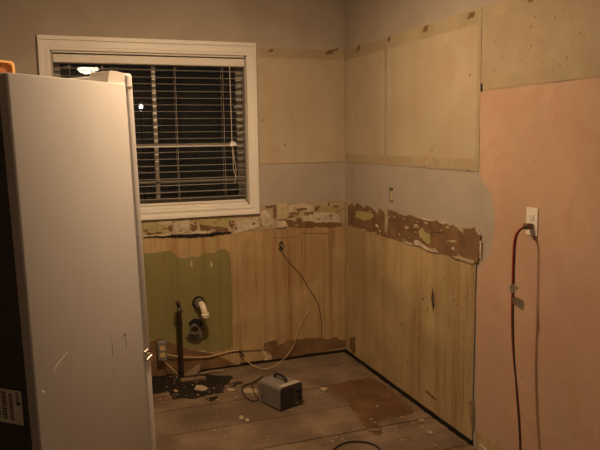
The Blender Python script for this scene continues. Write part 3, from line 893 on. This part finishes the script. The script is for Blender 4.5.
# junction box in the hole of the right wall
t = thing('junction_box', 'small empty metal box recessed in the grey paint above the torn strip', 'electrical box', (0, (JB[0] + JB[1]) / 2, JB[2]))
y0_, y1_, za, zb = JB
MB().box((0.048, y0_, za), (0.05, y1_, zb)).build('box_back', box_gray, t)
for lo, hi in (((0.0, y0_, za), (0.048, y0_ + 0.002, zb)), ((0.0, y1_ - 0.002, za), (0.048, y1_, zb)), ((0.0, y0_ + 0.002, za), (0.048, y1_ - 0.002, za + 0.002)), ((0.0, y0_ + 0.002, zb - 0.002), (0.048, y1_ - 0.002, zb))):
    MB().box(lo, hi).build('box_side', box_gray, t)
MB().box((0.002, y0_ + 0.014, za + 0.012), (0.03, y1_ - 0.004, zb - 0.022), 0.003, 1).build('receptacle', plate_beige, t)
for z in (za + 0.006, zb - 0.006):
    MB().box((0.0, y0_ + 0.012, z - 0.005), (0.003, y1_ - 0.012, z + 0.005), 0.001, 1).build('mounting_ear', box_gray, t)

# surface box near the floor
c = back(161.5, 349.5, 0.007)
t = thing('outlet_box', 'grey surface box with two yellowed receptacles low beside the refrigerator', 'electrical box', c + Vector((0, 0, -0.062)))
MB().box((c.x - 0.029, -0.050, c.z - 0.062), (c.x + 0.029, -0.0072, c.z + 0.062), 0.003, 1).build('box', box_gray, t)
fc = Vector((c.x, -0.050, c.z))
MB().box((c.x - 0.027, -0.0525, c.z - 0.06), (c.x + 0.027, -0.049, c.z + 0.06), 0.001, 1).build('cover_plate', box_gray, t)
duplex_faces(t, fc + B_N * 0.0025, (1, 0, 0), B_N, recept, 1.15)
EBOX = fc

# wall hole with wire stubs
c = back(281, 246, 0.006)
t = thing('wire_hole', 'ragged black hole with wire stubs below the beige outlet', 'hole', c)
MB().poly(jag([back(x, y, 0.0062) for x, y in ((279, 243), (281.5, 241), (283, 243), (282.3, 246), (283, 249.5), (281, 251.5), (278.6, 250), (279.6, 247))], 0.006, 0.0015, 4), B_N * 0.0015).build('hole_edge', slot_k, t)
MB().lathe(back(284.8, 246, 0.006), B_N, [(0.006, 0), (0.005, 0.0015), (0, 0.002)], 8).build('hole_edge', slot_k, t)
MB().tube([back(281, 244, 0.002), back(281, 244, 0.02), back(281.6, 247, 0.03)], 0.0025, 6).build('wire_stub', cream, t)
MB().tube([back(280, 249, 0.002), back(280, 249, 0.02), back(281.8, 250.5, 0.026)], 0.0025, 6).build('wire_stub', box_gray, t)

# ------------------------------------------------------------------ plumbing
pc = back(179.2, 312, 0.075)
t = thing('supply_pipe', 'dark upright water pipe with a cross-handle valve in front of the olive patch', 'pipe', (pc.x, pc.y, 0))
zt = pc.z
MB().tube([(pc.x, pc.y, -0.028), (pc.x, pc.y, zt)], 0.0145, 12).build('pipe', rusty, t, True)
MB().lathe((pc.x, pc.y, zt - 0.012), (0, 0, 1), [(0.016, 0), (0.019, 0.004), (0.019, 0.026), (0.013, 0.032), (0.011, 0.05), (0, 0.05)], 12).build('valve_body', valve_m, t, True)
MB().tube([(pc.x - 0.029, pc.y, zt + 0.006), (pc.x + 0.029, pc.y - 0.004, zt + 0.008)], 0.0085, 8).build('valve_handle', valve_m, t, True)
MB().tube([(pc.x, pc.y, zt + 0.03), (pc.x - 0.006, pc.y - 0.01, zt + 0.055), (pc.x - 0.014, pc.y - 0.02, zt + 0.078)], [0.010, 0.011, 0.011, 0.012, 0.012, 0.013, 0.014, 0.014, 0.014, 0.012, 0.008], 10).build('outlet_stub', valve_m, t, True)
MB().tube([(pc.x, pc.y + 0.012, zt - 0.03), (pc.x, -0.004, zt - 0.03)], 0.009, 8).build('wall_bracket', rusty, t, True)

dc = back(198.5, 302.5, 0.007)
t = thing('drain_elbow', 'white plastic drain elbow coming out of the olive wall', 'pipe', dc + Vector((0, 0, -0.12)))
MB().lathe(dc + Vector((0, -0.0002, 0)), B_N, [(0.043, 0), (0.043, 0.003), (0.036, 0.0035), (0.034, 0.001), (0.0, 0.001)], 24).build('hole_ring', slot_k, t, True)
MB().lathe(dc + Vector((0.002, 0, -0.002)), B_N, [(0.033, 0), (0.034, 0.03), (0.030, 0.036), (0.0, 0.036)], 20).build('wall_nipple', iron, t, True)
e0 = dc + Vector((0.010, -0.03, -0.004))
e1 = dc + Vector((0.012, -0.065, -0.008)); e2 = dc + Vector((0.018, -0.085, -0.034)); e3 = dc + Vector((0.024, -0.088, -0.066))
MB().tube([e0, e1, e2, e3], 0.0205, 14).build('elbow', pvc, t, True)
MB().lathe(e3 + Vector((-0.001, 0, 0.012)), (0.1, 0, -1), [(0.022, 0), (0.027, 0.003), (0.027, 0.026), (0.024, 0.03), (0.019, 0.03), (0.019, 0.015), (0, 0.015)], 18).build('collar', pvc, t, True)
dc = back(195.5, 327, 0.007)
t = thing('drain_stub', 'old broken grey drain hub in a dark hole below the plastic elbow', 'pipe', dc + Vector((0, 0, -0.05)))
MB().poly(jag([back(x, y, 0.0072) for x, y in ((189, 322), (193, 318.5), (199, 319), (203, 323), (204, 330), (201, 336), (195, 338), (190, 333))], 0.012, 0.004, 9), B_N * 0.0015).build('hole_edge', slot_k, t)
MB().lathe(dc + Vector((-0.010, 0, 0.0)), Vector((-0.12, -1, -0.1)), [(0.026, 0), (0.030, 0.04), (0.033, 0.045), (0.033, 0.055), (0.026, 0.055), (0.024, 0.03), (0, 0.03)], 18).build('pipe_hub', iron, t, True)
MB().poly(jag([back(x, y, 0.02) for x, y in ((198, 331), (202, 325.5), (203.5, 330), (203, 336), (198, 340), (190, 338.5), (186, 335), (187, 333.5), (193, 335))], 0.012, 0.003, 10), B_N * 0.008).build('broken_flange', iron, t)

# ------------------------------------------------------------------ cables
def cable(name, label, pts, r, mat, extra=None):
    m = MB().tube(pts, r, 8)
    o = m.build(name, mat, None, True)
    tag(o, label, 'cable')
    return rebase(o, min((Vector(p) for p in pts), key=lambda p: p.z))


bx = EBOX + Vector((0.031, 0.02, -0.028))
cable('tan_cable', 'tan cable running from the grey floor-level box along the wall base', [bx + Vector((-0.003, 0, 0)), back(172, 355.5, 0.03), back(182, 356.8, 0.025), back(200, 357.2, 0.02), back(212, 356, 0.02), back(224, 352.8, 0.015), back(233, 351, 0.013), back(239, 350.6, 0.014)], 0.0034, wire_tan)
cable('tan_cable', 'short tan cable hanging from the underside of the grey floor-level box', [EBOX + Vector((0.004, 0.02, -0.064)), back(166, 363, 0.045), back(171, 367.5, 0.05), back(177.5, 374.3, 0.055)], 0.0028, wire_tan)
t = thing('wall_wire', 'thin tan wire looping over the floor and up, with a black taped end', 'cable', flr(262, 369, 0.0))
pts = [back(239, 350.6, 0.02), back(242, 353.5, 0.03), back(244.5, 357, 0.04)]
MB().tube(pts, 0.0055, 8).build('taped_end', rubber, t, True)
f1, f2 = flr(250, 363.5, 0.02), flr(258, 367.6, 0.006)
MB().tube([pts[-1], f1, f2, flr(265, 368.8, 0.005), flr(273, 366.8, 0.007), back(281, 361.5, 0.045), back(288, 354, 0.03), back(294, 344.5, 0.022), back(297, 335, 0.018), back(301, 324, 0.015), back(306, 315, 0.012), back(311, 306.5, 0.009)], 0.0022, 8).build('wire', wire_tan, t, True)
cable('shadow_line', 'brown shadow line drawn where a wire shadow falls on the bare panel below the ragged black hole', [back(281, 250, 0.008), back(284, 255.5, 0.010), back(293, 266.5, 0.010), back(301, 275, 0.010), back(308, 287, 0.010), back(316, 300, 0.010), back(320, 311, 0.010), back(321.5, 323, 0.010), back(322, 337, 0.010)], 0.0027, shadow_brown)  # tube laid in for the shadow of a wire cast on the wall

# ------------------------------------------------------------------ cord on the peach wall
q = OUT_C + R_N * 0.008 + Vector((0, 0, -0.0195))
t = thing('extension_cord', 'red and black cord hanging from the white outlet down the peach wall', 'cord', (q.x - 0.1, q.y, 0))
P0 = q
MB().box((P0.x - 0.034, P0.y - 0.016, P0.z - 0.012), (P0.x, P0.y + 0.014, P0.z + 0.013), 0.004, 2).build('plug', plug_m, t, True)


def at_x(px, py, d):
    return right(px, py, d)


path = [P0 + Vector((-0.030, 0.0, 0.0)), at_x(524, 227.2, 0.055), at_x(519.5, 230, 0.078), at_x(516, 236, 0.092), at_x(514.3, 246, 0.098), at_x(513.6, 262, 0.10), at_x(513, 285, 0.10), at_x(512.5, 310, 0.10), at_x(512.7, 335, 0.098), at_x(514, 360, 0.095), at_x(516, 380, 0.09), at_x(518, 405, 0.088), at_x(519.5, 425, 0.086), at_x(520.5, 450, 0.085), at_x(521, 480, 0.085)]
end = path[-1]
path += [Vector((end.x - 0.02, end.y - 0.02, 0.03)), Vector((end.x - 0.09, end.y - 0.07, 0.007)), Vector((end.x - 0.2, end.y - 0.3, 0.007)), Vector((end.x - 0.15, end.y - 0.6, 0.007))]
MB().tube([path[0], path[0].lerp(path[1], 0.6)], [0.010, 0.007], 10, smooth=False).build('strain_relief', plug_m, t, True)
tw = []
for k, p in enumerate(path):
    a = max(0.0, min(1.0, (k - 6) / 5)) * 2.4
    tw.append(RT * (-0.003 * math.cos(a)) + FW * (0.003 * math.sin(a)))
MB().tube([p + o_ for p, o_ in zip(path, tw)], 0.0042, 8).build('red_strand', cord_red, t, True)
MB().tube([p - o_ for p, o_ in zip(path, tw)], 0.0042, 8).build('black_strand', cord_blk, t, True)
c = at_x(512.0, 288, 0.104) - FW * 0.011
MB().poly([c + RT * a + UP * b for a, b in ((-0.013, -0.012), (-0.014, 0.006), (-0.007, 0.017), (0.006, 0.013), (0.014, 0.022), (0.013, 0.004), (0.022, 0.010), (0.024, -0.004), (0.012, -0.006), (0.008, -0.017), (-0.006, -0.020))], FW * 0.009).build('tape_tag', tape, t)
c = at_x(512.5, 300, 0.10) - FW * 0.008
MB().poly([c + RT * -0.006 + Vector((0, 0, 0.010)), c + RT * 0.010 + Vector((0, 0, 0.014)), c + RT * 0.030 + Vector((0.01, 0, 0.000)), c + RT * 0.036 + Vector((0.012, 0, -0.02)), c + RT * 0.034 + Vector((0.01, 0, -0.046)), c + RT * 0.020 + Vector((0, 0, -0.030)), c + RT * 0.0 + Vector((0, 0, -0.016))], FW * 0.003 + RT * 0.004).build('tape_tag', tape, t)

# ------------------------------------------------------------------ air generator box
GA = math.radians(20.0)
GP = Vector((-0.785, -0.833, 0.0))
gn = thing('portable_air_machine', 'small grey metal machine with perforated front and black top handle on the floor', 'machine', GP, GA)
GW, GL, GH = 0.168, 0.192, 0.140     # front width (local x), depth (local y), height


def G(m, name, mat, smooth=False, parent=gn):
    return m.build(name, mat, parent, smooth, local=True)


for sx in (0.02, GW - 0.02):
    for sy in (0.02, GL - 0.02):
        G(MB().lathe((sx, sy, 0), (0, 0, 1), [(0.010, 0), (0.011, 0.006), (0.008, 0.009)], 10), 'rubber_foot', rubber)
# wrap-round case with chamfered shoulders
ch = 0.020
prof = [(0.0, 0.008), (0.0, GH - ch), (0.004, GH - ch * 0.45), (ch * 0.6, GH - 0.003), (ch, GH), (GW - ch, GH), (GW - ch * 0.6, GH - 0.003), (GW - 0.004, GH - ch * 0.45), (GW, GH - ch), (GW, 0.008)]
G(MB().poly([Vector((u, 0.004, v)) for u, v in prof], (0, GL - 0.004, 0)), 'case', gen_m)
inner = [(0.003, 0.012), (0.003, GH - ch), (0.007, GH - ch * 0.5), (ch * 0.7, GH - 0.006), (ch, GH - 0.003), (GW - ch, GH - 0.003), (GW - ch * 0.7, GH - 0.006), (GW - 0.007, GH - ch * 0.5), (GW - 0.003, GH - ch), (GW - 0.003, 0.012)]
fp = G(MB().poly([Vector((u, 0.0, v)) for u, v in inner], (0, 0.006, 0)), 'front_plate', gen_dk)
G(MB().box((ch * 0.8, 0.001, GH - 0.001), (GW - ch * 0.8, 0.036, GH + 0.0012)), 'top_strip', gen_lt)
m = MB()
for i in range(6):
    for j in range(9):
        x = 0.016 + i * 0.0155; z = 0.022 + j * 0.0122
        m.lathe((x, -0.0002, z), (0, -1, 0), [(0.0050, 0), (0.0050, 0.0012), (0.0036, 0.0012), (0.0036, 0.0004), (0, 0.0004)], 6)
tag(G(m, 'vent_holes', slot_k, parent=fp), kind='stuff')
G(MB().lathe((0.138, 0, 0.092), (0, -1, 0), [(0.017, 0), (0.017, 0.003), (0.011, 0.004), (0.010, 0.016), (0, 0.017)], 16), 'timer_knob', slot_k, True, fp)
G(MB().box((0.126, -0.004, 0.040), (0.150, 0.0, 0.058), 0.001, 1), 'rocker_switch', slot_k, False, fp)
G(MB().box((0.118, -0.001, 0.018), (0.130, 0.0, 0.022)), 'badge', gen_lt, False, fp)
hp = [(GW * 0.52, 0.050, GH - 0.002), (GW * 0.52, 0.054, GH + 0.014), (GW * 0.52, 0.075, GH + 0.026), (GW * 0.52, 0.105, GH + 0.028), (GW * 0.52, 0.135, GH + 0.026), (GW * 0.52, 0.156, GH + 0.014), (GW * 0.52, 0.160, GH - 0.002)]
G(MB().tube(hp, 0.0085, 10), 'handle', rubber, True)
# its cable, coiled beside it
gb = lambda px, py, h=0.004: flr(px, py, h)
cable('power_cord', 'black power cord coiled on the floor behind the grey machine', [GP + Matrix.Rotation(GA, 3, 'Z') @ Vector((-0.004, GL - 0.03, 0.05)), gb(257, 383, 0.045), gb(252.5, 384, 0.03), gb(252.5, 388, 0.012), gb(255, 394, 0.004), gb(258.3, 399.0, 0.004), gb(255.5, 401, 0.004), gb(250, 400, 0.004), gb(245, 396, 0.004), gb(242, 390.5, 0.004), gb(243, 386.5, 0.008), gb(248, 384, 0.010), gb(256, 381, 0.010), gb(263, 376, 0.006)], 0.0036, rubber)
cable('floor_cable', 'black cable loop lying on the floorboards at the front edge', [flr(318, 470, 0.005), flr(328, 457, 0.005), flr(336, 447.5, 0.005), flr(345, 442.8, 0.005), flr(357, 441.3, 0.005), flr(369, 442.8, 0.005), flr(379, 448, 0.005), flr(386, 458, 0.005), flr(389, 472, 0.005)], 0.0042, rubber)

# ------------------------------------------------------------------ debris
def chip(label, px, py, w_, h_, mat, t=0.006, seed=0, name='plaster_chip', ang=0.0):
    r = random.Random(seed)
    c = flr(px, py, 0.0008)
    ex = (flr(px + w_ / 2, py, 0) - flr(px - w_ / 2, py, 0)) / 2
    ey = (flr(px, py - h_ / 2, 0) - flr(px, py + h_ / 2, 0)) / 2
    n = 9
    pts = []
    for k in range(n):
        a = 2 * math.pi * k / n + r.uniform(-0.2, 0.2)
        rr = r.uniform(0.7, 1.1)
        pts.append(c + ex * math.cos(a) * rr + ey * math.sin(a) * rr)
    o = MB().poly(pts, (r.uniform(-0.002, 0.002), 0, t)).build(name, mat)
    tag(o, label, 'debris', 'loose chips on the floor')
    return rebase(o, c)


chip('largest tan chip lying in the wet black patch', 200, 388.5, 15, 6, chip_m, 0.006, 1)
chip('narrow tan chip between the wet patch and the grey machine', 230.5, 390.3, 9, 3, chip_m, 0.005, 2)
chip('pale scrap under the coiled black power cord', 250, 391.2, 17, 6, chip_m, 0.004, 3)
chip('pale chip in front of the grey machine, left of a close pair', 241.2, 418.2, 5.5, 4.5, chip_m, 0.006, 4)
chip('pale chip in front of the grey machine, right of a close pair', 247.3, 421, 4.5, 4, chip_m, 0.006, 5)
chip('pale chip right of the grey machine', 323.5, 390.5, 8, 3.4, chip_m, 0.012, 6)
chip('small crumbly chip just below the pale one right of the machine', 320.5, 394, 4, 2.4, chip_d, 0.006, 7)
chip('long thin dirty splinter in front of the reddish stain', 374, 430.5, 12, 2.6, chip_d, 0.006, 8)
chip('pale chip near the right wall, farthest of three in a row', 421.5, 421.3, 6.5, 2.6, chip_m, 0.007, 9)
chip('flat dull chip near the right wall, middle of three in a row', 422, 427.4, 6.5, 3.6, chip_d, 0.003, 10)
chip('pale chip near the right wall, nearest of three in a row', 430.3, 433.7, 5, 3, chip_m, 0.007, 11)
chip('tiny tan chip beside the foot of the dark water pipe', 176, 391, 4.5, 2.5, chip_m, 0.004, 12)
m = MB()
r = random.Random(21)
for k in range(150):
    px, py = r.choice(((r.uniform(160, 300), r.uniform(385, 446)), (r.uniform(300, 440), r.uniform(392, 446)), (r.uniform(160, 260), r.uniform(376, 405))))
    c = flr(px, py, 0.0009)
    if c.x > -0.06 or c.y > -0.03 or (GP - c).length < 0.28 or (240 < px < 262 and py < 404): continue
    s = r.choice((0.003, 0.004, 0.005, 0.007))
    m.poly([c + Vector((math.cos(a) * s * r.uniform(0.6, 1.3), math.sin(a) * s * r.uniform(0.6, 1.3), 0)) for a in [j * 1.2566 for j in range(5)]], (0, 0, s * 0.5))
tag(m.build('plaster_crumbs', chip_m), 'fine plaster crumbs scattered over the floorboards', 'debris', kind='stuff')
# broken pieces by the pipe foot
c = flr(196, 379, 0.002)
o = MB().poly([back(183, 375, 0.05), back(190, 371, 0.045), back(197, 366, 0.03), back(200.5, 364.8, 0.028), back(200, 370, 0.035), back(196, 374.5, 0.05)], Vector((0, 0.008, 0.002))).build('plaster_shard', chip_d)
tag(o, 'broken plaster shard leaning on the wall beside the pipe foot', 'debris'); rebase(o, back(190, 375, 0.05))
a, b = flr(181, 380.5, 0.012), flr(206, 377.5, 0.012)
d = (b - a).normalized(); pr = Vector((-d.y, d.x, 0))
o = MB().poly([a, b, b + pr * 0.03, a + pr * 0.035], (0, 0, 0.012)).build('wood_strip', chip_d)
o.data.transform(Matrix.Translation((0, 0, -0.0105)))
tag(o, 'short broken wood strip on the floor in front of the plaster shard', 'debris'); rebase(o, a + Vector((0, 0, -0.0105)))
a, b = flr(201, 374, 0.004), flr(224, 370.8, 0.004)
o = MB().tube([a, a.lerp(b, 0.5) + Vector((0, 0, 0.01)), b], 0.004, 6).build('wood_splinter', chip_m, None)
tag(o, 'thin pale splinter on the floor along the torn brown wall paper', 'debris'); rebase(o, a)
